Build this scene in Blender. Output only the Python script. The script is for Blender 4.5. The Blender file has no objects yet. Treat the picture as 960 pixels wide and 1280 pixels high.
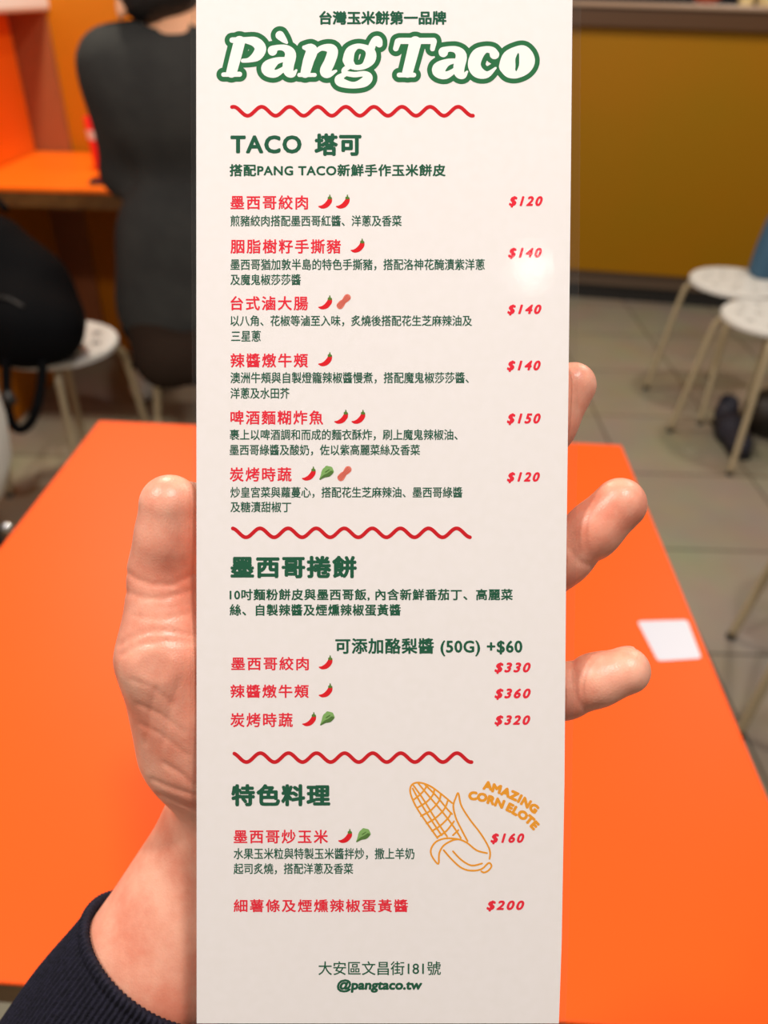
import bpy, bmesh, math, random
import numpy as np
import openvdb
from mathutils import Vector, Matrix
random.seed(7)
S = bpy.context.scene
COL = S.collection

# ---------------------------------------------------------------- camera, light, exposure
PITCH, ROLL, FPX, EYE = 0.5952, 0.0291, 961.0, 1.239
cF = Vector((0, math.cos(PITCH), -math.sin(PITCH)))
r0 = Vector((1, 0, 0)); u0 = r0.cross(cF)
cR = math.cos(ROLL) * r0 + math.sin(ROLL) * u0
cU = -math.sin(ROLL) * r0 + math.cos(ROLL) * u0
cC = Vector((0, 0, EYE))
CAM = Matrix((( cR.x, cU.x, cF.x, cC.x), (cR.y, cU.y, cF.y, cC.y), (cR.z, cU.z, cF.z, cC.z), (0, 0, 0, 1)))  # (right, up, forward) -> world
cam = bpy.data.cameras.new('camera'); cam_ob = bpy.data.objects.new('camera', cam); COL.objects.link(cam_ob)
cam_ob.matrix_world = Matrix(((cR.x, cU.x, -cF.x, cC.x), (cR.y, cU.y, -cF.y, cC.y), (cR.z, cU.z, -cF.z, cC.z), (0, 0, 0, 1)))
cam.sensor_fit = 'VERTICAL'; cam.sensor_height = 36.0; cam.lens = FPX / 1280 * 36.0
cam.clip_start = 0.01
cam.dof.use_dof = True; cam.dof.focus_distance = 0.2195; cam.dof.aperture_fstop = 10.0
S.camera = cam_ob

world = bpy.data.worlds.new('room_glow'); S.world = world; world.use_nodes = True
bg = world.node_tree.nodes['Background']; bg.inputs[0].default_value = (1.0, 0.91, 0.83, 1); bg.inputs[1].default_value = 0.25

def lamp(name, loc, power, color=(1, 0.9, 0.8), radius=0.06):
    l = bpy.data.lights.new(name, 'POINT'); l.energy = power; l.color = color; l.shadow_soft_size = radius
    o = bpy.data.objects.new(name, l); o.location = loc; COL.objects.link(o); return o
lamp('ceiling_downlight', (0.30, -0.03, 2.55), 72, (1, 0.94, 0.92), 0.06)
lamp('ceiling_downlight_behind', (0.36, -0.985, 2.55), 0.9, (1, 0.95, 0.9), 0.045)
lamp('ceiling_downlight_left', (-0.80, 0.16, 2.15), 50, (1, 0.95, 0.90), 0.08)
lamp('booth_fill', (-0.75, 2.25, 2.4), 92, (1, 0.93, 0.80), 0.10)  # unseen fill light, added to brighten the booth walls and table
lamp('bar_fill', (1.45, 2.25, 2.6), 66, (1, 0.89, 0.76), 0.10)  # added fill out of view, lifts the stool seats and floor by the bar
S.view_settings.view_transform = 'Standard'; S.view_settings.look = 'None'
S.view_settings.exposure = 0.0; S.view_settings.gamma = 1.0; S.view_settings.use_curve_mapping = False

# ---------------------------------------------------------------- helpers
def ray(px, py): return cR * ((px - 480) / FPX) + cU * ((640 - py) / FPX) + cF
def at_d(px, py, d): return cC + ray(px, py) * d
def at_h(px, py, h):
    d = ray(px, py); return cC + d * ((h - EYE) / d.z)
def lin(c):
    return tuple((v / 255 / 12.92 if v / 255 <= 0.04045 else ((v / 255 + 0.055) / 1.055) ** 2.4) for v in c) + (1.0,)

def mat(name, color, rough=0.5, spec=0.5, metal=0.0, coat=0.0, noise=None, bump=None, sss=0.0, coat_rough=0.1):
    m = bpy.data.materials.new(name); m.use_nodes = True
    nt = m.node_tree; b = nt.nodes['Principled BSDF']
    b.inputs['Base Color'].default_value = color; b.inputs['Roughness'].default_value = rough
    b.inputs['Specular IOR Level'].default_value = spec; b.inputs['Metallic'].default_value = metal
    b.inputs['Coat Weight'].default_value = coat; b.inputs['Coat Roughness'].default_value = coat_rough
    if sss:
        b.inputs['Subsurface Weight'].default_value = sss
        b.inputs['Subsurface Radius'].default_value = (1.0, 0.35, 0.2); b.inputs['Subsurface Scale'].default_value = 0.004
    tc = nt.nodes.new('ShaderNodeTexCoord')
    if noise:
        col2, scale = noise
        n = nt.nodes.new('ShaderNodeTexNoise'); n.inputs['Scale'].default_value = scale; n.inputs['Detail'].default_value = 4
        nt.links.new(tc.outputs['Object'], n.inputs['Vector'])
        mx = nt.nodes.new('ShaderNodeMix'); mx.data_type = 'RGBA'
        mx.inputs['A'].default_value = color; mx.inputs['B'].default_value = col2
        rp = nt.nodes.new('ShaderNodeMapRange'); rp.inputs['From Min'].default_value = 0.35; rp.inputs['From Max'].default_value = 0.65
        nt.links.new(n.outputs['Fac'], rp.inputs['Value']); nt.links.new(rp.outputs['Result'], mx.inputs['Factor'])
        nt.links.new(mx.outputs['Result'], b.inputs['Base Color'])
    if bump:
        scale, dist = bump
        n = nt.nodes.new('ShaderNodeTexNoise'); n.inputs['Scale'].default_value = scale; n.inputs['Detail'].default_value = 3
        nt.links.new(tc.outputs['Object'], n.inputs['Vector'])
        bp = nt.nodes.new('ShaderNodeBump'); bp.inputs['Strength'].default_value = 0.6; bp.inputs['Distance'].default_value = dist
        nt.links.new(n.outputs['Fac'], bp.inputs['Height']); nt.links.new(bp.outputs['Normal'], b.inputs['Normal'])
    return m

def link(name, me, parent=None, smooth=False):
    o = bpy.data.objects.new(name, me); COL.objects.link(o)
    if parent is not None: o.parent = parent
    if smooth and me.polygons: me.polygons.foreach_set('use_smooth', [True] * len(me.polygons))
    return o
def obj(name, bm, m, parent=None, smooth=False):
    me = bpy.data.meshes.new(name); bm.to_mesh(me); bm.free(); me.materials.append(m)
    return link(name, me, parent, smooth)
def pobj(name, verts, faces, m, parent=None, smooth=False):
    me = bpy.data.meshes.new(name); me.from_pydata([tuple(v) for v in verts], [], faces); me.update(); me.materials.append(m)
    return link(name, me, parent, smooth)
def tag(o, label, cat, group=None):
    o['label'] = label; o['category'] = cat
    if group: o['group'] = group
    return o
def thing(name, label, cat, loc=(0, 0, 0), rz=0.0, group=None):
    o = bpy.data.objects.new(name, None); COL.objects.link(o); o.empty_display_size = 0.05
    o.location = loc; o.rotation_euler = (0, 0, rz); return tag(o, label, cat, group)
def struct(o): o['kind'] = 'structure'; return o
def dup(root, loc, rz, label, group=None):
    r = root.copy(); COL.objects.link(r); r.location = loc; r.rotation_euler = (0, 0, rz); r['label'] = label
    if group: r['group'] = group
    for ch in list(root.children):
        c = ch.copy(); COL.objects.link(c); c.parent = r
        for g in ch.children:
            d = g.copy(); COL.objects.link(d); d.parent = c
    return r
def add_box(bm, x0, x1, y0, y1, z0, z1, bevel=0.0, seg=2):
    r = bmesh.ops.create_cube(bm, size=1.0)
    for v in r['verts']:
        v.co = Vector((x0 + (v.co.x + .5) * (x1 - x0), y0 + (v.co.y + .5) * (y1 - y0), z0 + (v.co.z + .5) * (z1 - z0)))
    if bevel:
        es = list({e for v in r['verts'] for e in v.link_edges})
        bmesh.ops.bevel(bm, geom=es, offset=bevel, segments=seg, profile=0.5, affect='EDGES')
    return bm
def box(*a, **k): return add_box(bmesh.new(), *a, **k)
def add_tube(bm, pts, rad, n=12, cap=True):
    pts = [Vector(p) for p in pts]; rings = []
    rads = rad if isinstance(rad, (list, tuple)) else [rad] * len(pts)
    ref = Vector((0.13, 0.31, 0.94))
    for i, p in enumerate(pts):
        t = (pts[min(i + 1, len(pts) - 1)] - pts[max(i - 1, 0)]).normalized()
        a = t.cross(ref)
        if a.length < 1e-3: a = t.cross(Vector((1, 0, 0)))
        a.normalize(); b = t.cross(a)
        rings.append([bm.verts.new(p + (a * math.cos(2 * math.pi * k / n) + b * math.sin(2 * math.pi * k / n)) * rads[i]) for k in range(n)])
    for i in range(len(rings) - 1):
        for k in range(n):
            bm.faces.new((rings[i][k], rings[i][(k + 1) % n], rings[i + 1][(k + 1) % n], rings[i + 1][k]))
    if cap:
        bm.faces.new(rings[0][::-1]); bm.faces.new(rings[-1])
    bmesh.ops.recalc_face_normals(bm, faces=bm.faces)
    return bm
def add_lathe(bm, prof, n=48, c=(0, 0, 0)):
    rings = []
    for r, z in prof:
        if r < 1e-6: rings.append([bm.verts.new((c[0], c[1], c[2] + z))])
        else: rings.append([bm.verts.new((c[0] + r * math.cos(2 * math.pi * k / n), c[1] + r * math.sin(2 * math.pi * k / n), c[2] + z)) for k in range(n)])
    for a, b in zip(rings[:-1], rings[1:]):
        for k in range(n):
            k2 = (k + 1) % n
            if len(a) == 1 and len(b) == 1: continue
            if len(a) == 1: bm.faces.new((a[0], b[k2], b[k]))
            elif len(b) == 1: bm.faces.new((a[k], a[k2], b[0]))
            else: bm.faces.new((a[k], a[k2], b[k2], b[k]))
    bmesh.ops.recalc_face_normals(bm, faces=bm.faces)
    return bm
def smooth_path(pts, n=8):
    pts = [Vector(p) for p in pts]; out = []
    for i in range(len(pts) - 1):
        p0, p1, p2, p3 = pts[max(i - 1, 0)], pts[i], pts[i + 1], pts[min(i + 2, len(pts) - 1)]
        for k in range(n):
            t = k / n
            out.append(0.5 * ((2 * p1) + (p2 - p0) * t + (2 * p0 - 5 * p1 + 4 * p2 - p3) * t * t + (3 * p1 - p0 - 3 * p2 + p3) * t ** 3))
    out.append(pts[-1]); return out

# signed-distance modelling: smooth unions of round cones, meshed once into a single continuous skin
class Field:
    def __init__(s, lo, hi, vox):
        s.lo, s.vox = np.array(lo, np.float32), vox
        n = np.ceil((np.array(hi) - np.array(lo)) / vox).astype(int)
        ax = [np.arange(n[i], dtype=np.float32) * vox + lo[i] for i in range(3)]
        s.X, s.Y, s.Z = np.meshgrid(*ax, indexing='ij', sparse=True)
        s.shape = tuple(n); s.d = None
    def cone(s, a, b, ra, rb, sq=(1, 1, 1)):
        a = np.array(a, np.float32); b = np.array(b, np.float32); q = np.array(sq, np.float32)
        ba = (b - a) * q; L = float(ba @ ba) + 1e-9
        x, y, z = (s.X - a[0]) * q[0], (s.Y - a[1]) * q[1], (s.Z - a[2]) * q[2]
        t = np.clip((x * ba[0] + y * ba[1] + z * ba[2]) / L, 0, 1)
        return np.sqrt((x - t * ba[0]) ** 2 + (y - t * ba[1]) ** 2 + (z - t * ba[2]) ** 2) - (ra + (rb - ra) * t)
    def chain(s, pts, rads, k, sq=(1, 1, 1)):
        d = None
        for i in range(len(pts) - 1):
            d = s.smin(d, s.cone(pts[i], pts[i + 1], rads[i], rads[i + 1], sq), k)
        return d
    @staticmethod
    def smin(a, b, k):
        if a is None: return b
        h = np.maximum(k - np.abs(a - b), 0) / k
        return np.minimum(a, b) - h * h * k * 0.25
    def mesh(s, d, name, m, xf=None, parent=None, scale=1.0):
        g = openvdb.FloatGrid(); bgv = 3 * s.vox
        g = openvdb.FloatGrid(bgv)
        g.copyFromArray(np.clip(d, -bgv, bgv).astype(np.float32))
        pts, quads = g.convertToQuads(isovalue=0.0)
        v = pts * s.vox + s.lo
        me = bpy.data.meshes.new(name)
        me.from_pydata((v * scale).tolist(), [], quads.tolist()); me.update()
        bm = bmesh.new(); bm.from_mesh(me); bmesh.ops.recalc_face_normals(bm, faces=bm.faces)
        if bm.calc_volume(signed=True) < 0: bmesh.ops.reverse_faces(bm, faces=bm.faces)
        bmesh.ops.smooth_vert(bm, verts=bm.verts, factor=0.5, use_axis_x=True, use_axis_y=True, use_axis_z=True)
        bm.to_mesh(me); bm.free()
        if xf is not None:
            me.transform(xf)
            if xf.to_3x3().determinant() < 0: me.flip_normals()
        me.materials.append(m)
        return link(name, me, parent, True)

# ---------------------------------------------------------------- materials
M = {}
M['orange'] = mat('orange_laminate', lin((250, 90, 6)), 0.48, 0.22, noise=(lin((247, 87, 5)), 3), bump=(900, 0.00002))
M['orange_booth'] = mat('orange_booth_laminate', lin((250, 116, 18)), 0.42, 0.3, noise=(lin((247, 112, 16)), 3))
M['ply'] = mat('table_edge_band', lin((120, 84, 36)), 0.55, noise=(lin((96, 64, 24)), 30))
M['dark_metal'] = mat('black_powder_coat', lin((34, 32, 30)), 0.45)
M['ochre'] = mat('ochre_paint', lin((186, 106, 2)), 0.5, 0.25, noise=(lin((180, 102, 2)), 2))
M['bar_ochre'] = mat('bar_front_paint', lin((160, 106, 0)), 0.5, 0.2, noise=(lin((152, 108, 0)), 1.5))
M['brown'] = mat('brown_wall_panel', lin((150, 88, 54)), 0.3, 0.5, noise=(lin((138, 80, 48)), 4))
M['ledge'] = mat('dark_brown_ledge', lin((84, 54, 26)), 0.4)
M['white'] = mat('white_gloss_paint', lin((232, 230, 224)), 0.35)
M['cream_tube'] = mat('cream_steel_tube', lin((186, 168, 134)), 0.4)
M['stool_white'] = mat('white_stool_plastic', lin((232, 228, 220)), 0.4)
M['black_cloth'] = mat('black_nylon', lin((8, 8, 10)), 0.85, 0.1, bump=(300, 0.0005))
M['charcoal'] = mat('charcoal_sweatshirt', lin((62, 61, 58)), 0.95, 0.1, noise=(lin((54, 53, 51)), 12), bump=(120, 0.002))
M['trousers'] = mat('dark_trousers', lin((48, 36, 28)), 0.9, 0.1, bump=(100, 0.002))
M['hair'] = mat('black_hair', lin((20, 17, 16)), 0.5, 0.4, bump=(60, 0.01))
M['skin_far'] = mat('skin_of_person', lin((240, 176, 134)), 0.5, 0.4)
M['red'] = mat('red_plastic', lin((226, 32, 28)), 0.35)
M['blue'] = mat('blue_canvas', lin((58, 94, 120)), 0.8)
M['dark_wall'] = mat('dark_kitchen_wall', lin((34, 34, 40)), 0.7)
M['steel'] = mat('chrome', lin((225, 225, 225)), 0.18, metal=1.0)
M['plaster'] = mat('plain_plaster', lin((190, 176, 156)), 0.8)
M['sticker'] = mat('white_sticker', lin((206, 206, 214)), 0.4)

def floor_mat():
    m = mat('grey_floor_tiles', lin((150, 138, 120)), 0.3, 0.5)
    nt = m.node_tree; b = nt.nodes['Principled BSDF']
    tc = nt.nodes.new('ShaderNodeTexCoord'); mp = nt.nodes.new('ShaderNodeMapping')
    mp.inputs['Location'].default_value = (0.05, -0.09, 0)
    nt.links.new(tc.outputs['Object'], mp.inputs['Vector'])
    br = nt.nodes.new('ShaderNodeTexBrick'); br.offset = 0.0; br.inputs['Scale'].default_value = 1.0
    br.inputs['Brick Width'].default_value = 0.4; br.inputs['Row Height'].default_value = 0.4
    br.inputs['Mortar Size'].default_value = 0.004; br.inputs['Mortar Smooth'].default_value = 0.3
    br.inputs['Color1'].default_value = lin((172, 160, 138)); br.inputs['Color2'].default_value = lin((162, 150, 130)); br.inputs['Mortar'].default_value = lin((100, 88, 74))
    nt.links.new(mp.outputs['Vector'], br.inputs['Vector'])
    n = nt.nodes.new('ShaderNodeTexNoise'); n.inputs['Scale'].default_value = 5; n.inputs['Detail'].default_value = 5
    nt.links.new(tc.outputs['Object'], n.inputs['Vector'])
    mx = nt.nodes.new('ShaderNodeMix'); mx.data_type = 'RGBA'; mx.blend_type = 'MULTIPLY'; mx.inputs['Factor'].default_value = 0.35
    nt.links.new(br.outputs['Color'], mx.inputs['A']); nt.links.new(n.outputs['Color'], mx.inputs['B'])
    nt.links.new(mx.outputs['Result'], b.inputs['Base Color'])
    return m
M['floor'] = floor_mat()

def film_mat():
    m = bpy.data.materials.new('clear_laminate'); m.use_nodes = True; nt = m.node_tree
    for n in list(nt.nodes): nt.nodes.remove(n)
    out = nt.nodes.new('ShaderNodeOutputMaterial'); mix = nt.nodes.new('ShaderNodeMixShader')
    tr = nt.nodes.new('ShaderNodeBsdfTransparent'); tr.inputs[0].default_value = (0.985, 0.98, 0.97, 1)
    gl = nt.nodes.new('ShaderNodeBsdfGlossy'); gl.inputs['Roughness'].default_value = 0.075
    lw_ = nt.nodes.new('ShaderNodeLayerWeight'); lw_.inputs['Blend'].default_value = 0.5
    pw = nt.nodes.new('ShaderNodeMath'); pw.operation = 'POWER'; pw.inputs[1].default_value = 4.0; nt.links.new(lw_.outputs['Facing'], pw.inputs[0])
    fr = nt.nodes.new('ShaderNodeMapRange'); fr.inputs['To Min'].default_value = 0.03; fr.inputs['To Max'].default_value = 0.7; nt.links.new(pw.outputs[0], fr.inputs['Value'])
    tc = nt.nodes.new('ShaderNodeTexCoord'); no = nt.nodes.new('ShaderNodeTexNoise'); no.inputs['Scale'].default_value = 260; no.inputs['Detail'].default_value = 3
    bp = nt.nodes.new('ShaderNodeBump'); bp.inputs['Strength'].default_value = 0.12; bp.inputs['Distance'].default_value = 0.0002
    nt.links.new(tc.outputs['Object'], no.inputs['Vector']); nt.links.new(no.outputs['Fac'], bp.inputs['Height']); nt.links.new(bp.outputs['Normal'], gl.inputs['Normal'])
    nt.links.new(fr.outputs[0], mix.inputs[0]); nt.links.new(tr.outputs[0], mix.inputs[1]); nt.links.new(gl.outputs[0], mix.inputs[2])
    nt.links.new(mix.outputs[0], out.inputs[0]); return m
M['film'] = film_mat()
M['paper'] = mat('menu_paper', lin((243, 237, 234)), 0.8, 0.2, noise=(lin((241, 235, 231)), 400))
M['ink_green'] = mat('dark_green_ink', lin((34, 92, 66)), 0.8, 0.1)
M['ink_logo'] = mat('logo_green_ink', lin((44, 112, 68)), 0.8, 0.1)
M['ink_logo_white'] = mat('logo_white_ink', lin((246, 246, 240)), 0.8, 0.1)
M['ink_text'] = mat('thin_green_ink', lin((34, 92, 70)), 0.8, 0.1)
M['ink_red'] = mat('dish_red_ink', lin((236, 44, 62)), 0.8, 0.1)
M['ink_wave'] = mat('wave_red_ink', lin((206, 26, 36)), 0.8, 0.1)
M['ink_chilli'] = mat('chilli_red_ink', lin((226, 30, 40)), 0.8, 0.1)
M['ink_stem'] = mat('chilli_stem_ink', lin((92, 128, 52)), 0.8, 0.1)
M['ink_leaf'] = mat('leaf_green_ink', lin((134, 178, 102)), 0.8, 0.1)
M['ink_leaf_dark'] = mat('leaf_dark_ink', lin((86, 122, 60)), 0.8, 0.1)
M['ink_nut'] = mat('peanut_ink', lin((232, 130, 112)), 0.8, 0.1)
M['ink_nut_dark'] = mat('peanut_texture_ink', lin((206, 92, 76)), 0.8, 0.1)
M['ink_corn'] = mat('corn_orange_ink', lin((240, 160, 48)), 0.8, 0.1)

# ---------------------------------------------------------------- room
YAW = -0.0371
def yrot(x, y, ox=0.0, oy=0.0):
    c, s = math.cos(YAW), math.sin(YAW); return (ox + c * x - s * y, oy + s * x + c * y)
struct(obj('floor', box(-3.2, 3.6, -2.2, 5.6, -0.05, 0.0), M['floor']))
struct(obj('wall_back', box(-3.2, 3.6, 5.5, 5.6, 0.0, 2.7), M['dark_wall']))

# back wall of the booth: ochre paint with a brown strip in its left corner
wb = struct(obj('wall_booth', box(-1.13, -0.12, 2.93, 3.03, 0, 2.7), M['ochre']))
struct(obj('trim_brown', box(-1.25, -1.13, 2.91, 3.03, 0, 1.16), M['brown']))
# left partition of the booth: orange above the table, ochre below, white cap
wl = thing('booth_partition', 'low orange and ochre partition with white top at left end of booth table', 'partition', (-1.25, 2.2, 0))
obj('lower_panel', box(-0.08, 0.0, -0.75, 0.71, 0.0, 0.735), M['ochre'], wl)
obj('upper_panel', box(-0.08, 0.0, -0.75, 0.71, 0.735, 1.15, 0.004), M['orange_booth'], wl)
obj('cap', box(-0.3, 0.13, -0.75, 0.84, 1.16, 1.3, 0.012), M['white'], wl)

# bar counter on the right
bar_o = Vector((0.928, 3.722, 0)); bar_d = (at_h(870, 388, 0) - at_h(724, 377, 0)).normalized()
bar = thing('bar_counter', 'ochre fronted bar counter with brown ledge and dark kick base', 'counter', bar_o, math.atan2(bar_d.y, bar_d.x))
obj('front_panel', box(-0.75, 1.9, 0.0, 0.5, 0.155, 1.14), M['bar_ochre'], bar)
obj('plinth', box(-0.75, 1.9, 0.05, 0.5, 0.075, 0.155), mat('taupe_plinth', lin((112, 92, 74)), 0.4), bar)
obj('kick_base', box(-0.75, 1.9, 0.07, 0.5, 0.0, 0.075), M['dark_metal'], bar)
obj('ledge', box(-0.78, 1.93, -0.035, 0.52, 1.14, 1.208, 0.004), M['ledge'], bar)
obj('countertop', box(-0.80, 1.95, -0.05, 0.54, 1.208, 1.226, 0.004), mat('pale_stone_edge', lin((170, 140, 116)), 0.3), bar)

# ---------------------------------------------------------------- orange table under the menu
tb = thing('square_table', 'square orange laminate table with plywood edge beneath the menu', 'table', (-0.847 * 0.489 + 0, 0.4567 * 0.489, 0), YAW)
TS = 0.70
obj('tabletop', box(0, TS, 0, TS, 0.746, 0.75, 0.0015), M['orange'], tb)
obj('edge_band', box(0.001, TS - 0.001, 0.001, TS - 0.001, 0.722, 0.746), M['ply'], tb)
bm = bmesh.new(); add_tube(bm, [(TS / 2, TS / 2, 0.03), (TS / 2, TS / 2, 0.70)], 0.035, 24); obj('column', bm, M['dark_metal'], tb, True)
obj('mounting_plate', box(TS / 2 - .16, TS / 2 + .16, TS / 2 - .16, TS / 2 + .16, 0.70, 0.722), M['dark_metal'], tb)
obj('base_plate', box(TS / 2 - .2, TS / 2 + .2, TS / 2 - .2, TS / 2 + .2, 0.0, 0.03, 0.006), M['dark_metal'], tb)
# the sticker on it (its printed code is left out)
sc = [at_h(796.5, 776.6, 0.7503), at_h(859, 775, 0.7503), at_h(877, 823, 0.7503), at_h(822.3, 826.5, 0.7503)]
bm = bmesh.new()
def round_poly(pts, r, n=5):
    out = []
    for i, p in enumerate(pts):
        a = (pts[i - 1] - p).normalized() * r; b = (pts[(i + 1) % len(pts)] - p).normalized() * r
        for k in range(n + 1):
            t = k / n; out.append(p + a * (1 - t) ** 2 + b * t ** 2)
    return out
ring = round_poly(sc, 0.004)
f = bm.faces.new([bm.verts.new(p) for p in ring]); f.normal_update()
if f.normal.z < 0: f.normal_flip()
ex = bmesh.ops.extrude_face_region(bm, geom=[f]); bmesh.ops.translate(bm, verts=[v for v in ex['geom'] if isinstance(v, bmesh.types.BMVert)], vec=(0, 0, 0.0002))
bmesh.ops.recalc_face_normals(bm, faces=bm.faces)
st = obj('sticker', bm, M['sticker']); tag(st, 'small white square sticker near right edge of orange table', 'sticker')

# ---------------------------------------------------------------- stools
def make_stool(label):
    t = thing('stool', label, 'stool', (0, 0, 0), 0, 'white round stools')
    # perforated round seat
    bm = bmesh.new(); R_ = 0.16
    holes = [(0.05 * math.cos(a), 0.05 * math.sin(a)) for a in np.linspace(0, 2 * math.pi, 5)[:-1]] + \
            [(0.108 * math.cos(a), 0.108 * math.sin(a)) for a in np.linspace(0.25, 2 * math.pi + 0.25, 11)[:-1]]
    hr = 0.0135; n = 64
    def loop(c, r, m_, z): return [bm.verts.new((c[0] + r * math.cos(2 * math.pi * k / m_), c[1] + r * math.sin(2 * math.pi * k / m_), z)) for k in range(m_)]
    tops, bots = [loop((0, 0), R_ - 0.004, n, 0.450)], [loop((0, 0), R_ - 0.004, n, 0.432)]
    mid1 = loop((0, 0), R_, n, 0.446); mid2 = loop((0, 0), R_, n, 0.434)
    for a, b in ((tops[0], mid1), (mid1, mid2), (mid2, bots[0])):
        for k in range(n): bm.faces.new((a[k], a[(k + 1) % n], b[(k + 1) % n], b[k]))
    for h in holes:
        a, b = loop(h, hr, 16, 0.450), loop(h, hr, 16, 0.432)
        for k in range(16): bm.faces.new((a[k], a[(k + 1) % 16], b[(k + 1) % 16], b[k]))
        tops.append(a); bots.append(b)
    for loops in (tops, bots):
        es = []
        for lp in loops:
            for k in range(len(lp)):
                e = bm.edges.get((lp[k], lp[(k + 1) % len(lp)])); es.append(e)
        bmesh.ops.triangle_fill(bm, use_beauty=True, use_dissolve=False, edges=es)
    bmesh.ops.recalc_face_normals(bm, faces=bm.faces)
    obj('seat', bm, M['stool_white'], t)
    for k in range(4):
        a = k * math.pi / 2; c, s = math.cos(a), math.sin(a)
        P = smooth_path([(0.06, 0, 0.424), (0.125, 0, 0.424), (0.158, 0, 0.408), (0.171, 0, 0.36), (0.192, 0, 0.19), (0.215, 0, 0.009)], 6)
        bm = add_tube(bmesh.new(), [(p.x * c, p.x * s, p.z) for p in P], 0.0095, 12)
        lg = obj('leg', bm, M['cream_tube'], t, True)
        bm = add_tube(bmesh.new(), [(0.2148 * c, 0.2148 * s, 0.011), (0.216 * c, 0.216 * s, 0.0)], 0.0115, 12)
        obj('foot_cap', bm, M['dark_metal'], lg, True)
    bm = bmesh.new(); add_lathe(bm, [(0.0, 0.412), (0.05, 0.412), (0.06, 0.418), (0.06, 0.432), (0.0, 0.432)], 24)
    obj('mounting_plate', bm, M['cream_tube'], t)
    return t
s0 = make_stool('white round perforated stool nearest to the ochre bar counter')
s0.location = (1.19, 2.64, 0); s0.rotation_euler.z = math.radians(157)
dup(s0, (1.178, 2.29, 0), math.radians(155), 'white round perforated stool in front of the one by the bar')
dup(s0, (0.925, 1.155, 0), math.radians(118), 'stool to the right of the orange table with only cream legs showing')
dup(s0, (-0.885, 1.93, 0), math.radians(20), 'white round stool under the black backpack')
dup(s0, (-0.47, 1.99, 0), math.radians(205), 'stool the person in the charcoal sweatshirt sits on')

# ---------------------------------------------------------------- booth table
bt = thing('booth_table', 'orange booth table with wooden edge in front of the person', 'table', (-1.245, 2.32, 0))
obj('tabletop', box(0, 1.05, 0, 0.58, 0.738, 0.75, 0.002), M['orange_booth'], bt)
obj('edge_band', box(0.001, 1.049, 0.004, 0.578, 0.695, 0.738), M['ply'], bt)
for y in (0.1, 0.48):
    bm = bmesh.new(); add_tube(bm, [(0.92, y, 0.0), (0.92, y, 0.695)], 0.02, 12); obj('leg', bm, M['dark_metal'], bt, True)

# red cup and phone on the booth table
cp = at_h(132, 212, 0.75)
bm = add_lathe(bmesh.new(), [(0, 0.0), (0.030, 0.0), (0.032, 0.004), (0.040, 0.15), (0.037, 0.15), (0.030, 0.006), (0, 0.006)], 32)
cup = thing('paper_cup', 'tall red cup on booth table beside the person', 'cup', cp)
obj('body', bm, M['red'], cup, True)
bm = add_lathe(bmesh.new(), [(0.0395, 0.085), (0.0383, 0.085), (0.0395, 0.118), (0.0402, 0.118)], 32)
bm.free(); bm = add_lathe(bmesh.new(), [(0.0374, 0.09), (0.0392, 0.117)], 32)
obj('white_band', bm, M['white'], cup, True)
pp = at_h(127, 229, 0.75)
ph = thing('phone', 'black phone at the front edge of the booth table', 'phone', pp + Vector((0.02, 0.0, 0)), 0.15)
obj('body', box(-0.05, 0.09, -0.03, 0.04, 0.0, 0.012, 0.004), M['dark_metal'], ph)
obj('screen', box(-0.045, 0.085, -0.026, 0.036, 0.012, 0.0128), mat('phone_glass', lin((10, 10, 12)), 0.1), ph)

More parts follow.
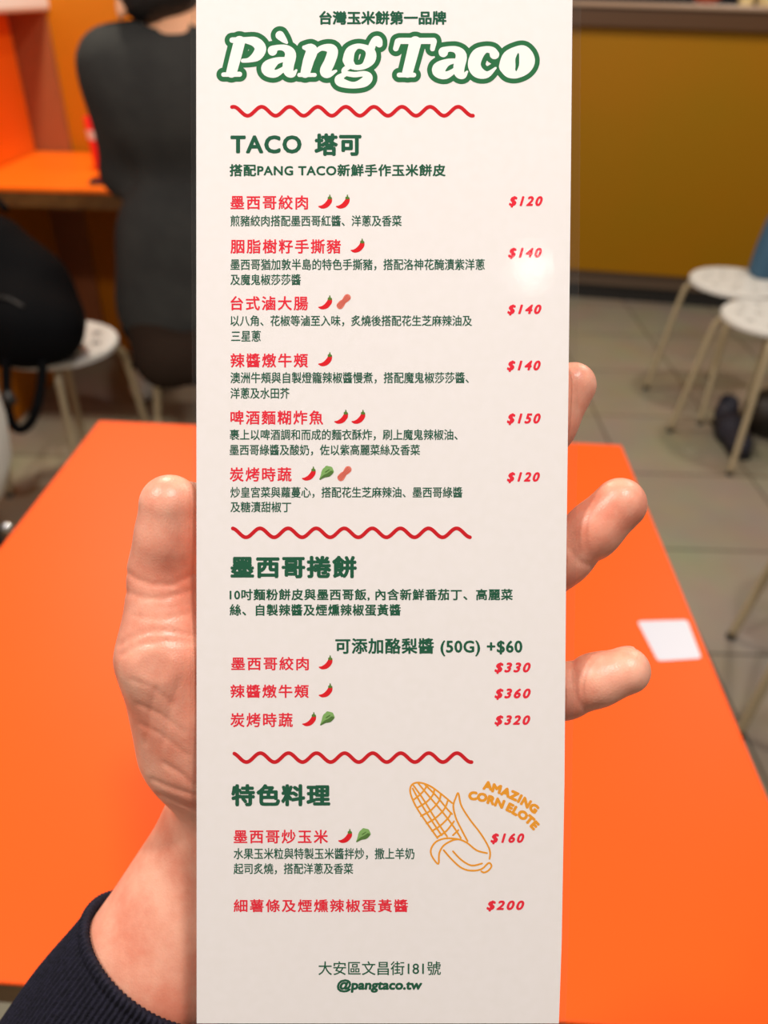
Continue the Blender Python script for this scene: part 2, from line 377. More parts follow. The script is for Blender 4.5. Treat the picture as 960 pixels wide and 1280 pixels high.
# ---------------------------------------------------------------- person at the booth (seen from behind)
def person():
    lo, hi = (-1.15, 1.55, 0.0), (0.15, 2.95, 1.52)
    fl = Field(lo, hi, 0.012)
    def P(px, py, d): return tuple(at_d(px, py, d))
    hip = at_d(238, 408, 2.0)
    # arms and trunk
    sh = [P(142, 84, 1.665), P(335, 92, 1.665)]
    el = [Vector(P(147, 222, 1.82)) + Vector((0.0, 0.05, 0.0)), Vector(P(360, 215, 1.83)) + Vector((0.0, 0.05, 0.0))]
    wr = [Vector((-0.55, 2.40, 0.80)), Vector((-0.32, 2.42, 0.80))]
    sq = (1, 1.35, 1)
    def trunk(g):
        d = fl.smin(None, fl.cone(P(175, 105, 1.70), P(300, 110, 1.70), 0.095 + g, 0.095 + g), 0.05)
        d = fl.smin(d, fl.cone(P(205, 140, 1.74), P(270, 142, 1.74), 0.135 + g, 0.135 + g, sq), 0.08)
        d = fl.smin(d, fl.cone(P(215, 300, 1.88), P(265, 300, 1.88), 0.134 + g, 0.134 + g, sq), 0.10)
        d = fl.smin(d, fl.cone(P(217, 384, 1.985), P(265, 384, 1.985), 0.144 + g, 0.144 + g, (1, 1.2, 1)), 0.10)
        d = fl.smin(d, fl.cone(sh[0], P(228, 52, 1.65), 0.062 + g, 0.045 + g), 0.06)
        d = fl.smin(d, fl.cone(sh[1], P(245, 52, 1.65), 0.062 + g, 0.045 + g), 0.06)
        return d
    def arms(g):
        d = None
        for k in (0, 1):
            d = fl.smin(d, fl.chain([sh[k], el[k], wr[k]], [0.062 + g, 0.047 + g, 0.034 + g], 0.03), 0.01)
        return d
    body = fl.smin(trunk(-0.012), arms(-0.012), 0.04)
    body = fl.smin(body, fl.cone(P(232, 40, 1.66), P(222, -5, 1.64), 0.058, 0.054), 0.03)
    hd = Vector(P(198, -42, 1.60))
    body = fl.smin(body, fl.cone(hd + Vector((0, 0.02, 0.02)), hd + Vector((0, 0.05, -0.05)), 0.090, 0.066, (1, .9, .9)), 0.03)
    for sx in (-1, 1):   # ears
        body = fl.smin(body, fl.cone(hd + Vector((sx * 0.092, 0.0, -0.035)), hd + Vector((sx * 0.108, -0.02, 0.0)), 0.016, 0.022), 0.01)
    body = fl.smin(body, fl.cone(P(153, 2, 1.575), P(151, 17, 1.58), 0.017, 0.014), 0.008)
    body = fl.smin(body, fl.cone(hd + Vector((0, 0.125, -0.03)), hd + Vector((0, 0.11, 0.0)), 0.014, 0.01), 0.015)   # nose
    hz = hip
    legs, feet = None, []
    for sx, ankle in ((-1, at_h(178, 466, 0.09)), (1, Vector((-0.25, 2.55, 0.09)))):
        h = hz + Vector((sx * 0.085, 0.02, 0.03)); kn = Vector((hz.x + sx * 0.14, 2.36, 0.50))
        legs = fl.smin(legs, fl.cone(P(238 + sx * 30, 446, 1.955), h, 0.082, 0.088), 0.05)
        legs = fl.smin(legs, fl.chain([h, kn, ankle], [0.092, 0.065, 0.045], 0.04), 0.02); feet.append(ankle)
    seat_ = np.maximum(np.sqrt((fl.X + 0.47) ** 2 + (fl.Y - 1.99) ** 2) - 0.167, fl.Z - 0.4525)
    legs = np.maximum(legs, -seat_)
    for k in (0, 1):   # hands resting on the table: palm and bent fingers
        w = wr[k]
        body = fl.smin(body, fl.cone(w, w + Vector((0.02, 0.09, -0.01)), 0.03, 0.034, (1, 1, 1.6)), 0.02)
        for q in range(4):
            b0 = w + Vector((-0.02 + q * 0.02, 0.11, -0.012)); body = fl.smin(body, fl.chain([b0, b0 + Vector((0.004, 0.05 - abs(q - 1.5) * 0.006, 0.004)), b0 + Vector((0.006, 0.07, -0.012))], [0.011, 0.0105, 0.009], 0.006), 0.008)
        sgn = 1 if k == 0 else -1
        body = fl.smin(body, fl.cone(w + Vector((sgn * 0.03, 0.04, 0)), w + Vector((sgn * 0.055, 0.10, -0.005)), 0.013, 0.010), 0.01)
    full = np.maximum(fl.smin(body, legs + 0.012, 0.03), -seat_)
    p = fl.mesh(full, 'person', M['skin_far'])
    tag(p, 'person seen from behind in charcoal sweatshirt with short black hair sitting at booth table', 'person')
    sw = fl.smin(trunk(0.0), arms(0.004), 0.04)
    Zc = fl.Z
    cut = np.maximum(sw, np.maximum(0.452 - Zc, -(fl.cone(P(228, 26, 1.65), P(222, -30, 1.64), 0.082, 0.085))))
    cut = np.maximum(cut, -(np.minimum(fl.cone(wr[0], wr[0] + Vector((0.02, 0.1, 0)), 0.045, 0.05), fl.cone(wr[1], wr[1] + Vector((0.02, 0.1, 0)), 0.045, 0.05))))
    s_ = fl.mesh(cut, 'sweatshirt', M['charcoal'], None, p); s_['label'] = 'charcoal grey sweatshirt'
    tr = fl.mesh(np.maximum(legs, 0.12 - Zc), 'trousers', M['trousers'], None, p); tr['label'] = 'dark trousers'
    band = np.maximum(np.maximum(trunk(0.006), 0.45 - Zc), Zc - 0.505)
    b_ = fl.mesh(band, 'waistband', M['black_cloth'], None, p); b_['label'] = 'black ribbed hem'
    hair = fl.smin(fl.cone(hd + Vector((0, -0.005, 0.03)), hd + Vector((0, 0.03, 0.045)), 0.096, 0.092, (1, .9, .9)), fl.cone(hd + Vector((-0.03, -0.035, -0.03)), hd + Vector((0.03, -0.035, -0.03)), 0.062, 0.062), 0.03)
    hair = fl.smin(hair, fl.cone(P(212, -10, 1.60), P(174, 0, 1.585), 0.03, 0.033), 0.03)
    h_ = fl.mesh(hair, 'hair', M['hair'], None, p); h_['label'] = 'short black hair'
    for a in feet:
        sf = Field(tuple(a + Vector((-0.09, -0.12, -0.10))), tuple(a + Vector((0.09, 0.26, 0.06))), 0.006)
        d = sf.chain([tuple(a + Vector((0, -0.03, -0.052))), tuple(a + Vector((0, 0.08, -0.055))), tuple(a + Vector((0.005, 0.17, -0.060)))], [0.038, 0.036, 0.03], 0.03)
        d = sf.smin(d, sf.cone(tuple(a + Vector((0, -0.01, -0.04))), tuple(a + Vector((0, 0, 0.01))), 0.042, 0.044), 0.03)
        d = np.maximum(d, a.z * 0 + (0.002 - sf.Z))
        k_ = sf.mesh(d, 'sneaker', M['white'], None, p); k_['label'] = 'white sneaker'
person()

# ---------------------------------------------------------------- backpack on the left stool
def backpack():
    fl = Field((-1.35, 1.55, 0.35), (-0.65, 2.2, 1.0), 0.008)
    def P(px, py, d): return tuple(at_d(px, py, d))
    d = fl.chain([P(-35, 325, 1.87), P(-20, 380, 1.90), P(-10, 412, 1.93)], [0.10, 0.13, 0.10], 0.06)
    d = fl.smin(d, fl.chain([P(-5, 315, 1.87), P(35, 362, 1.90), P(64, 398, 1.93)], [0.085, 0.095, 0.082], 0.05), 0.05)
    d = fl.smin(d, fl.chain([P(-20, 405, 1.84), P(30, 408, 1.84), P(62, 412, 1.86)], [0.09, 0.088, 0.078], 0.05), 0.05)
    d = np.maximum(d, 0.4515 - fl.Z)
    b = fl.mesh(d, 'backpack', M['black_cloth'])
    tag(b, 'black backpack slumped on a white stool at left edge', 'backpack')
    pk = fl.chain([P(-30, 395, 1.79), P(30, 405, 1.80)], [0.055, 0.05], 0.03)
    fl.mesh(np.maximum(pk, 0.455 - fl.Z), 'front_pocket', M['black_cloth'], None, b)
    bm = bmesh.new()
    L = smooth_path([at_d(8, 430, 1.80), at_d(8, 480, 1.80), at_d(12, 520, 1.81), at_d(24, 537, 1.82), at_d(40, 525, 1.82), at_d(50, 490, 1.82), at_d(55, 440, 1.83)], 8)
    add_tube(bm, L, 0.011, 12); obj('shoulder_strap', bm, M['black_cloth'], b, True)
    bm = add_tube(bmesh.new(), [at_d(7, 492, 1.79), at_d(14, 505, 1.79)], 0.016, 10); obj('strap_buckle', bm, M['dark_metal'], b, True)
    bm = bmesh.new(); add_tube(bm, smooth_path([at_d(-30, 262, 1.84), at_d(-10, 248, 1.84), at_d(8, 262, 1.84)], 6), 0.009, 10); obj('carry_handle', bm, M['black_cloth'], b, True)
    bm = bmesh.new(); add_tube(bm, smooth_path([at_d(-25, 375, 1.745), at_d(5, 372, 1.745), at_d(30, 384, 1.75)], 6), 0.003, 8); obj('zipper', bm, M['dark_metal'], b, True)
backpack()

# ---------------------------------------------------------------- white tub chair at left edge
def tub_chair():
    c = at_d(-131, 604, 1.42)
    t = thing('tub_chair', 'white moulded chair at the left edge beside the orange table', 'chair', (c.x, c.y, 0))
    bm = bmesh.new(); n = 48
    prof = [(0.0, 0.40), (0.12, 0.405), (0.18, 0.43), (0.205, 0.49), (0.212, 0.56), (0.208, 0.64), (0.2, 0.70)]
    inner = [(r - 0.008 if r > 0.01 else 0.0, z + 0.008) for r, z in prof[:-1]] + [(0.192, 0.70)]
    add_lathe(bm, prof + inner[::-1], n); obj('shell', bm, M['white'], t, True)
    for k in range(4):
        a = math.pi / 4 + k * math.pi / 2
        bm = add_tube(bmesh.new(), [(0.10 * math.cos(a), 0.10 * math.sin(a), 0.41), (0.21 * math.cos(a), 0.21 * math.sin(a), 0.0)], 0.011, 12); obj('leg', bm, M['dark_metal'], t, True)
    q = at_d(10, 659, 1.10)
    return t
tub_chair()
q = at_d(9, 659, 1.30)
hk = thing('bag_hook', 'small round chrome knob beside left edge of orange table', 'knob', q)
bm = bmesh.new(); bmesh.ops.create_uvsphere(bm, u_segments=24, v_segments=14, radius=0.0085); obj('ball', bm, M['steel'], hk, True)
bm = add_tube(bmesh.new(), [(-0.007, 0, -0.002), (-0.06, 0.005, -0.02)], 0.004, 10); obj('rod', bm, M['dark_metal'], hk, True)

# ---------------------------------------------------------------- things near the bar
def tote():
    t = thing('tote_bag', 'blue canvas bag resting on the stool nearest the bar at right edge', 'bag', (1.332, 2.70, 0.4505), 0.1)
    bm = bmesh.new(); N = 24; rings = []
    for z, sx, sy in ((0.0, 0.078, 0.045), (0.015, 0.085, 0.05), (0.10, 0.08, 0.05), (0.18, 0.07, 0.045), (0.22, 0.06, 0.03)):
        rings.append([bm.verts.new((sx * abs(math.cos(a)) ** 0.5 * math.copysign(1, math.cos(a)), sy * abs(math.sin(a)) ** 0.5 * math.copysign(1, math.sin(a)), z)) for a in np.linspace(0, 2 * math.pi, N + 1)[:-1]])
    for a, b in zip(rings[:-1], rings[1:]):
        for k in range(N): bm.faces.new((a[k], a[(k + 1) % N], b[(k + 1) % N], b[k]))
    bm.faces.new(rings[0][::-1]); obj('body', bm, M['blue'], t, True)
    for y in (-0.028, 0.028):
        bm = add_tube(bmesh.new(), smooth_path([(-0.035, y, 0.19), (-0.03, y, 0.26), (0, y * .5, 0.29), (0.03, y, 0.26), (0.035, y, 0.19)], 6), 0.005, 8); obj('handle', bm, M['blue'], t, True)
tote()
def shoulder_bag():
    p = at_h(975, 552, 0.0) + Vector((0.055, 0.055, 0))
    fl = Field((p.x - 0.3, p.y - 0.2, -0.02), (p.x + 0.3, p.y + 0.25, 0.4), 0.008)
    d = fl.chain([(p.x - 0.09, p.y, 0.08), (p.x + 0.06, p.y + 0.03, 0.10), (p.x + 0.16, p.y + 0.04, 0.08)], [0.085, 0.10, 0.08], 0.05)
    d = np.maximum(d, 0.002 - fl.Z)
    b = fl.mesh(d, 'shoulder_bag', mat('dark_brown_leather', lin((44, 34, 24)), 0.5, 0.4, noise=(lin((30, 24, 18)), 18)))
    tag(b, 'dark bag on floor behind the nearer perforated stool at right', 'bag')
    bm = add_tube(bmesh.new(), smooth_path([(p.x - 0.11, p.y - 0.03, 0.14), (p.x - 0.08, p.y - 0.06, 0.20), (p.x + 0.03, p.y - 0.04, 0.23), (p.x + 0.12, p.y + 0.0, 0.16)], 6), 0.009, 8)
    obj('strap', bm, M['black_cloth'], b, True)
    bm = box(p.x - 0.035, p.x - 0.005, p.y - 0.094, p.y - 0.086, 0.055, 0.075, 0.002); obj('buckle', bm, M['steel'], b)
shoulder_bag()
def shoe():
    a = at_h(902, 556, 0.0) + Vector((0.03, -0.04, 0))
    fl = Field((a.x - 0.1, a.y - 0.12, -0.02), (a.x + 0.1, a.y + 0.28, 0.14), 0.005)
    d = fl.chain([(a.x, a.y - 0.03, 0.035), (a.x + 0.012, a.y + 0.08, 0.036), (a.x + 0.02, a.y + 0.18, 0.048)], [0.036, 0.042, 0.036], 0.03)
    d = fl.smin(d, fl.cone((a.x + 0.02, a.y + 0.17, 0.05), (a.x + 0.02, a.y + 0.18, 0.09), 0.036, 0.033), 0.02)
    d = np.maximum(d, 0.012 - fl.Z); d = np.maximum(d, -fl.cone((a.x + 0.02, a.y + 0.175, 0.10), (a.x + 0.02, a.y + 0.18, 0.16), 0.026, 0.03))
    s_ = fl.mesh(d, 'shoe', mat('navy_shoe_leather', lin((40, 38, 50)), 0.6)); tag(s_, 'dark navy shoe on floor under the perforated stools', 'shoe')
    d2 = fl.chain([(a.x, a.y - 0.03, 0.012), (a.x + 0.012, a.y + 0.08, 0.012), (a.x + 0.02, a.y + 0.18, 0.012)], [0.040, 0.046, 0.040], 0.03)
    fl.mesh(np.maximum(np.maximum(d2, 0.002 - fl.Z), fl.Z - 0.013), 'sole', M['dark_metal'], None, s_)
shoe()
# things standing on the bar
def on_bar(px, back): 
    o = bar_o + bar_d * 0; n = Vector((-bar_d.y, bar_d.x, 0))
    # walk along the bar to the wanted column
    best = min((abs((lambda v: 480 + FPX * (v - cC).dot(cR) / (v - cC).dot(cF))(bar_o + bar_d * (k * 0.005) + n * back + Vector((0, 0, 1.226))) - px), k) for k in range(0, 400))
    return bar_o + bar_d * (best[1] * 0.005) + n * back + Vector((0, 0, 1.226))
b_ = thing('bowl', 'red and cream bowl on the bar top', 'bowl', on_bar(882, 0.06))
obj('body', add_lathe(bmesh.new(), [(0, 0), (0.04, 0), (0.045, 0.01), (0.085, 0.07), (0.08, 0.07), (0.04, 0.012), (0, 0.012)], 32), mat('dull_red_glaze', lin((170, 84, 60)), 0.35), b_, True)
obj('rim', add_lathe(bmesh.new(), [(0.086, 0.066), (0.087, 0.074), (0.08, 0.074), (0.081, 0.066)], 32), M['cream_tube'], b_, True)
j_ = thing('jar', 'slim cream jar on the bar top', 'jar', on_bar(931, 0.07), 0, 'cream jars on the bar')
obj('body', add_lathe(bmesh.new(), [(0, 0), (0.028, 0), (0.03, 0.004), (0.03, 0.10), (0.02, 0.115), (0, 0.115)], 24), mat('cream_glaze', lin((228, 206, 150)), 0.35), j_, True)
obj('lid', add_lathe(bmesh.new(), [(0, 0.114), (0.024, 0.114), (0.024, 0.13), (0, 0.13)], 24), M['dark_metal'], j_, True)
j2 = dup(j_, on_bar(962, 0.03), 0.3, 'wide cream jar at right end of the bar top'); j2.scale = (1.7, 1.7, 1.1)

# ---------------------------------------------------------------- the menu
# its own plane: faces the reader, its top leaning 1.6 degrees towards them
ZC, TILT = 0.219, 0.028
def cam_pt(px, py, off=0.0):     # metres, in the (right, up, forward) frame, on the sheet; off lifts it towards the reader
    dx, dy = (px - 480) / FPX, (640 - py) / FPX
    z = (ZC - off) / (1 + TILT * dy)
    return Vector((dx * z, dy * z, z))
menu = thing('menu', 'tall laminated white menu held upright in the hand', 'menu', CAM @ cam_pt(480, 640))
mn_i = Matrix.Translation(menu.location).inverted()
def mp(px, py, off=0.0): return mn_i @ (CAM @ cam_pt(px, py, off))
LAY = 0.00004
def flat(name, polys, m, off, parent=None):
    verts, faces = [], []
    for p in polys:
        k = len(verts); verts += [mp(x, y, off) for x, y in p]; faces.append(list(range(k, k + len(p))))
    return pobj(name, verts, faces, m, parent or menu)
def rounded(pts, r):
    out = []
    for i, p in enumerate(pts):
        p = Vector(p); a = (Vector(pts[i - 1]) - p); b = (Vector(pts[(i + 1) % len(pts)]) - p)
        if a.length < 3 * r or b.length < 3 * r: out.append(tuple(p)); continue
        a = a.normalized() * r; b = b.normalized() * r
        out += [tuple(p + a * (1 - t) ** 2 + b * t ** 2) for t in (0, .2, .4, .6, .8, 1)]
    return out
paper_out = [(245.2, -58), (716.5, -58), (715.6, 0), (713.2, 250), (710.6, 480), (707.6, 720), (705.5, 980), (702.0, 1180), (698.6, 1279.3), (245.8, 1279.3), (245.6, 640)]
film_out = rounded([(237.5, -72), (728, -72), (726.5, 0), (725, 250), (722.8, 480), (719.6, 720), (715.2, 980), (710.5, 1180), (706.5, 1300), (238.6, 1300), (240.5, 640)], 14)
def slab(name, outl, m, front, back, parent):
    bm = bmesh.new(); a = [bm.verts.new(mp(x, y, front)) for x, y in outl]; b = [bm.verts.new(mp(x, y, back)) for x, y in outl]
    n = len(a); bm.faces.new(a); bm.faces.new(b[::-1])
    for k in range(n): bm.faces.new((a[k], b[k], b[(k + 1) % n], a[(k + 1) % n]))
    bmesh.ops.recalc_face_normals(bm, faces=bm.faces)
    return obj(name, bm, m, parent)
paper = slab('paper_sheet', paper_out, M['paper'], 0.0, -0.00012, menu)
film = slab('laminate_film', film_out, M['film'], 0.00035, -0.00035, menu); M['film_edge'] = bpy.data.materials.new('cut_laminate_edge'); M['film_edge'].use_nodes = True
nt_ = M['film_edge'].node_tree; pb_ = nt_.nodes['Principled BSDF']; pb_.inputs['Base Color'].default_value = lin((250, 238, 220)); pb_.inputs['Alpha'].default_value = 0.55; pb_.inputs['Roughness'].default_value = 0.2
film.data.materials.append(M['film_edge'])
for p_ in film.data.polygons:
    if len(p_.vertices) == 4: p_.material_index = 1
film['label'] = 'clear glossy laminate with a see-through border'

def union_polys(strokes, grow=0.0, step=0.4):
    """one clean outline fill for overlapping brush strokes (marching squares on their joint distance)"""
    P = [(x, y, r) for q in strokes for x, y, r in q]; m_ = max(r for _, _, r in P) + grow + 2 * step
    x0, x1 = min(p[0] for p in P) - m_, max(p[0] for p in P) + m_; y0, y1 = min(p[1] for p in P) - m_, max(p[1] for p in P) + m_
    nx, ny = int((x1 - x0) / step) + 2, int((y1 - y0) / step) + 2
    X = x0 + np.arange(nx) * step; Y = y0 + np.arange(ny) * step
    D = np.full((ny, nx), 9.0)
    for q in strokes:
        for a, b in zip(q[:-1], q[1:]):
            R_ = max(a[2], b[2]) + grow + 2 * step
            i0, i1 = max(0, int((min(a[0], b[0]) - R_ - x0) / step)), min(nx, int((max(a[0], b[0]) + R_ - x0) / step) + 2)
            j0, j1 = max(0, int((min(a[1], b[1]) - R_ - y0) / step)), min(ny, int((max(a[1], b[1]) + R_ - y0) / step) + 2)
            gx, gy = X[None, i0:i1] - a[0], Y[j0:j1, None] - a[1]
            bx, by = b[0] - a[0], b[1] - a[1]; L = bx * bx + by * by + 1e-9
            t = np.clip((gx * bx + gy * by) / L, 0, 1)
            d = np.sqrt((gx - t * bx) ** 2 + (gy - t * by) ** 2) - (a[2] + (b[2] - a[2]) * t) - grow
            D[j0:j1, i0:i1] = np.minimum(D[j0:j1, i0:i1], d)
    I = D < 0; C = I[:-1, :-1].astype(int) + I[:-1, 1:] + I[1:, 1:] + I[1:, :-1]
    out = []
    for j in range(ny - 1):
        row = C[j]; i = 0; nz = np.nonzero(row)[0]
        if not len(nz): continue
        run = None
        for i in list(nz) + [10 ** 9]:
            full = i < 10 ** 9 and row[i] == 4
            if run is not None and (not full or i != run[1] + 1):
                out.append([(X[run[0]], Y[j]), (X[run[1] + 1], Y[j]), (X[run[1] + 1], Y[j + 1]), (X[run[0]], Y[j + 1])]); run = None
            if i == 10 ** 9: break
            if full: run = (i, i) if run is None else (run[0], i)
            else:
                cs = [(X[i], Y[j], D[j, i]), (X[i + 1], Y[j], D[j, i + 1]), (X[i + 1], Y[j + 1], D[j + 1, i + 1]), (X[i], Y[j + 1], D[j + 1, i])]
                poly = []
                for k in range(4):
                    a, b = cs[k], cs[(k + 1) % 4]
                    if a[2] < 0: poly.append((a[0], a[1]))
                    if (a[2] < 0) != (b[2] < 0):
                        t = a[2] / (a[2] - b[2]); poly.append((a[0] + (b[0] - a[0]) * t, a[1] + (b[1] - a[1]) * t))
                if len(poly) > 2: out.append(poly)
    return out
def zipr(pts, r): return [(p[0], p[1], r[k] if isinstance(r, (list, tuple)) else r) for k, p in enumerate(pts)]
def spl(pts, n=6):
    """Catmull-Rom through (x, y, r)"""
    return [tuple(v) for v in smooth_path([Vector(p) for p in pts], n)]

# text: built-in font outlines fitted to a box on the sheet
def glyphs(body, shear=0.0, spacing=1.0, res=3):
    c = bpy.data.curves.new('glyphs', 'FONT'); c.body = body; c.size = 1; c.shear = shear; c.space_character = spacing; c.resolution_u = res
    o = bpy.data.objects.new('glyphs', c); COL.objects.link(o)
    dg = bpy.context.evaluated_depsgraph_get(); dg.update()
    me = bpy.data.meshes.new_from_object(o.evaluated_get(dg))
    v = np.empty(len(me.vertices) * 3, np.float32); me.vertices.foreach_get('co', v); v = v.reshape(-1, 3)[:, :2].copy()
    f = [tuple(p.vertices) for p in me.polygons]
    bpy.data.objects.remove(o); bpy.data.curves.remove(c); bpy.data.meshes.remove(me)
    return v, f
def text(name, body, bx, m, bold=0.0, shear=0.0, spacing=1.0, parent=None, off=LAY):
    v, f = glyphs(body, shear, spacing)
    x0, x1, y0, y1 = bx
    mn, mx = v.min(0), v.max(0)
    x0 += bold; x1 -= bold; y0 += bold; y1 -= bold
    X = x0 + (v[:, 0] - mn[0]) / (mx[0] - mn[0]) * (x1 - x0); Y = y1 - (v[:, 1] - mn[1]) / (mx[1] - mn[1]) * (y1 - y0)
    sh = [(0, 0)] if bold <= 0 else [(bold * math.cos(a), bold * math.sin(a)) for a in np.linspace(0, 2 * math.pi, 7)[:-1]]
    verts, faces = [], []
    for k, (a, b) in enumerate(sh):
        base = len(verts); verts += [mp(x + a, y + b, off + k * 2e-6) for x, y in zip(X, Y)]; faces += [tuple(i + base for i in q) for q in f]
    return pobj(name, verts, faces, m, parent or menu)
G, T, RD = M['ink_green'], M['ink_text'], M['ink_red']
text('tagline', '台灣玉米餅第一品牌', (399, 558, 13.5, 31), G, 0.7)
text('section_heading', 'TACO', (288, 377, 169, 192), G, 1.1, 0, 1.12)
text('section_heading', '塔可', (393, 452, 166.5, 195), G, 1.3, 0, 1.1)
text('section_note', '搭配PANG TACO新鮮手作玉米餅皮', (287, 557, 205, 220.5), G, 0.5, 0, 1.08)
DISH = [('墨西哥絞肉', 288, 385, 244, 262), ('胭脂樹籽手撕豬', 288, 426, 299, 317), ('台式滷大腸', 288, 385, 370, 388), ('辣醬燉牛頰', 288, 385, 441.5, 459.5),
        ('啤酒麵糊炸魚', 288, 404, 513, 531), ('炭烤時蔬', 287, 364.5, 584, 602), ('墨西哥絞肉', 289, 386, 821, 838), ('辣醬燉牛頰', 288, 386, 855.5, 872.5), ('炭烤時蔬', 288, 366, 891, 909),
        ('墨西哥炒玉米', 292, 410, 1037, 1054.5), ('細薯條及煙燻辣椒蛋黃醬', 292, 510, 1124, 1140.5)]
for b, x0, x1, y0, y1 in DISH: text('dish_name', b, (x0, x1, y0, y1), RD, 0.38, 0, 1.18)
DESC = [('煎豬絞肉搭配墨西哥紅醬、洋蔥及香菜', 288, 502, 269, 283), ('墨西哥猶加敦半島的特色手撕豬，搭配洛神花醃漬紫洋蔥', 288, 606, 323.5, 338), ('及魔鬼椒莎莎醬', 288, 376, 342.5, 356.5),
        ('以八角、花椒等滷至入味，炙燒後搭配花生芝麻辣油及', 288, 590, 394, 408), ('三星蔥', 289, 326, 413, 427), ('澳洲牛頰與自製燈籠辣椒醬慢煮，搭配魔鬼椒莎莎醬、', 288, 586, 465, 479.5), ('洋蔥及水田芥', 288, 362, 484.5, 498.5),
        ('裹上以啤酒調和而成的麵衣酥炸，刷上魔鬼辣椒油、', 287, 572, 536.5, 550.5), ('墨西哥綠醬及酸奶，佐以紫高麗菜絲及香菜', 287, 525, 555.5, 569.5), ('炒皇宮菜與蘿蔓心，搭配花生芝麻辣油、墨西哥綠醬', 288, 578, 608.5, 622.5), ('及糖漬甜椒丁', 288, 364, 627, 640.5),
        ('水果玉米粒與特製玉米醬拌炒，撒上羊奶', 292, 518, 1060, 1074.5), ('起司炙燒，搭配洋蔥及香菜', 292, 441.5, 1079, 1093)]
for b, x0, x1, y0, y1 in DESC: text('dish_description', b, (x0, x1, y0, y1), T, 0.2)
text('section_heading', '墨西哥捲餅', (288, 446, 694.5, 723), G, 1.25, 0, 1.1)
text('section_note', '10吋麵粉餅皮與墨西哥飯, 內含新鮮番茄丁、高麗菜', (287, 641, 736, 751), G, 0.4, 0, 1.1)
text('section_note', '絲、自製辣醬及煙燻辣椒蛋黃醬', (287, 501, 755, 770), G, 0.4, 0, 1.1)
text('extra_note', '可添加酪梨醬 (50G) +$60', (419, 653, 797.5, 820.5), G, 0.6, 0, 1.08)
text('section_heading', '特色料理', (289, 413, 980, 1008), G, 1.3, 0, 1.12)
text('address_line', '大安區文昌街181號', (398, 551, 1201.5, 1219), G, 0.15)
text('account_name', '@pangtaco.tw', (421, 528, 1224, 1241), G, 0.8, 0.1)
PRICE = [('$120', 636, 678.5, 245, 259.5), ('$140', 635, 677.5, 309.5, 324), ('$140', 634, 677, 380.5, 394.5), ('$140', 633.5, 676, 450.5, 465), ('$150', 633.5, 676, 516.5, 531.5), ('$120', 633.5, 675, 590, 604),
         ('$330', 618, 663.5, 828, 842.5), ('$360', 618, 663.5, 860.5, 875), ('$320', 618, 663, 894, 908), ('$160', 613, 655.5, 1041.5, 1055.5), ('$200', 608, 655.5, 1125.5, 1139.5)]
for b, x0, x1, y0, y1 in PRICE: text('price', b, (x0, x1, y0, y1), RD, 0.75, 0.28, 1.3)

# wavy red lines
for x0, x1, yc, crest, amp in ((290, 592, 139, 327, 5.6), (291, 588, 666, 325, 5.6), (293, 590, 947, 325.5, 5.6)):
    per = 35.1; xs = np.arange(x0, x1, 1.2)
    ys = yc - amp * np.cos(2 * np.pi * (xs - crest) / per)
    flat('wavy_line', union_polys([zipr(list(zip(xs, ys)), 2.35)], 0, 0.5), M['ink_wave'], LAY)

# little pictures beside the dishes
def chilli(x, y):
    c = flat('chilli_picture', union_polys([spl([(x - 8.5, y + 5.0, 0.7), (x - 4.5, y + 5.6, 2.1), (x + 0.5, y + 3.6, 3.1), (x + 4.4, y - 0.8, 3.2), (x + 5.4, y - 4.2, 2.7)])]), M['ink_chilli'], LAY)
    flat('stem', union_polys([[(x + 4.3, y - 5.6, 1.7), (x + 6.4, y - 5.4, 1.5)], [(x + 5.4, y - 5.8, 1.0), (x + 5.2, y - 9.2, 0.7)]]), M['ink_stem'], LAY * 2, c)
def leaf(x, y):
    a = spl([(x - 8, y + 8, 0.9), (x - 4.5, y + 3, 2.6), (x - 0.5, y - 1.5, 5.2), (x + 3.0, y - 2.5, 5.6)])
    l = flat('leaf_picture', union_polys([a, [(x + 0.5, y - 6.2, 2.6), (x + 5, y - 5.0, 2.8), (x + 7.2, y - 1.5, 2.2)]]), M['ink_leaf'], LAY)
    b = spl([(x - 8, y + 8, 0.7), (x - 2.5, y + 4.2, 1.7), (x + 3, y + 2.4, 2.3), (x + 6.6, y - 0.5, 2.0)])
    flat('dark_edge', union_polys([b, [(x - 1, y - 1, .7), (x + 3.5, y - 4, .5)], [(x + 1.5, y + 1, .6), (x + 5.5, y - 2, .5)]]), M['ink_leaf_dark'], LAY * 2, l)
def nut(x, y):
    a = spl([(x - 4.4, y + 5.0, 4.4), (x - 2.2, y + 2.2, 4.1), (x + 0.4, y - 0.4, 3.1), (x + 2.6, y - 2.8, 3.9), (x + 4.6, y - 5.0, 4.4)])
    p = flat('peanut_picture', union_polys([a]), M['ink_nut'], LAY)
    t = [spl([(x - 6.5 + k * 1.7, y + 6.6 + k * 1.7, 0.45), (x - 0.6 + k * 1.3, y + 0.6 + k * 1.3, 0.45), (x + 6.2 + k * 1.7, y - 6.2 + k * 1.7, 0.45)], 4) for k in (-1, 0, 1)]
    flat('shell_texture', union_polys(t, 0, 0.3), M['ink_nut_dark'], LAY * 2, p)
for x, y in ((407, 253), (429, 253), (447.5, 308), (407, 379), (407, 450), (427, 522), (448.5, 522), (386.5, 593), (407.5, 829), (407.5, 864), (387, 900), (432, 1046)): chilli(x, y)
for x, y in ((408, 591), (409, 898), (454, 1044)): leaf(x, y)
for x, y in ((429.5, 377), (430.5, 592)): nut(x, y)

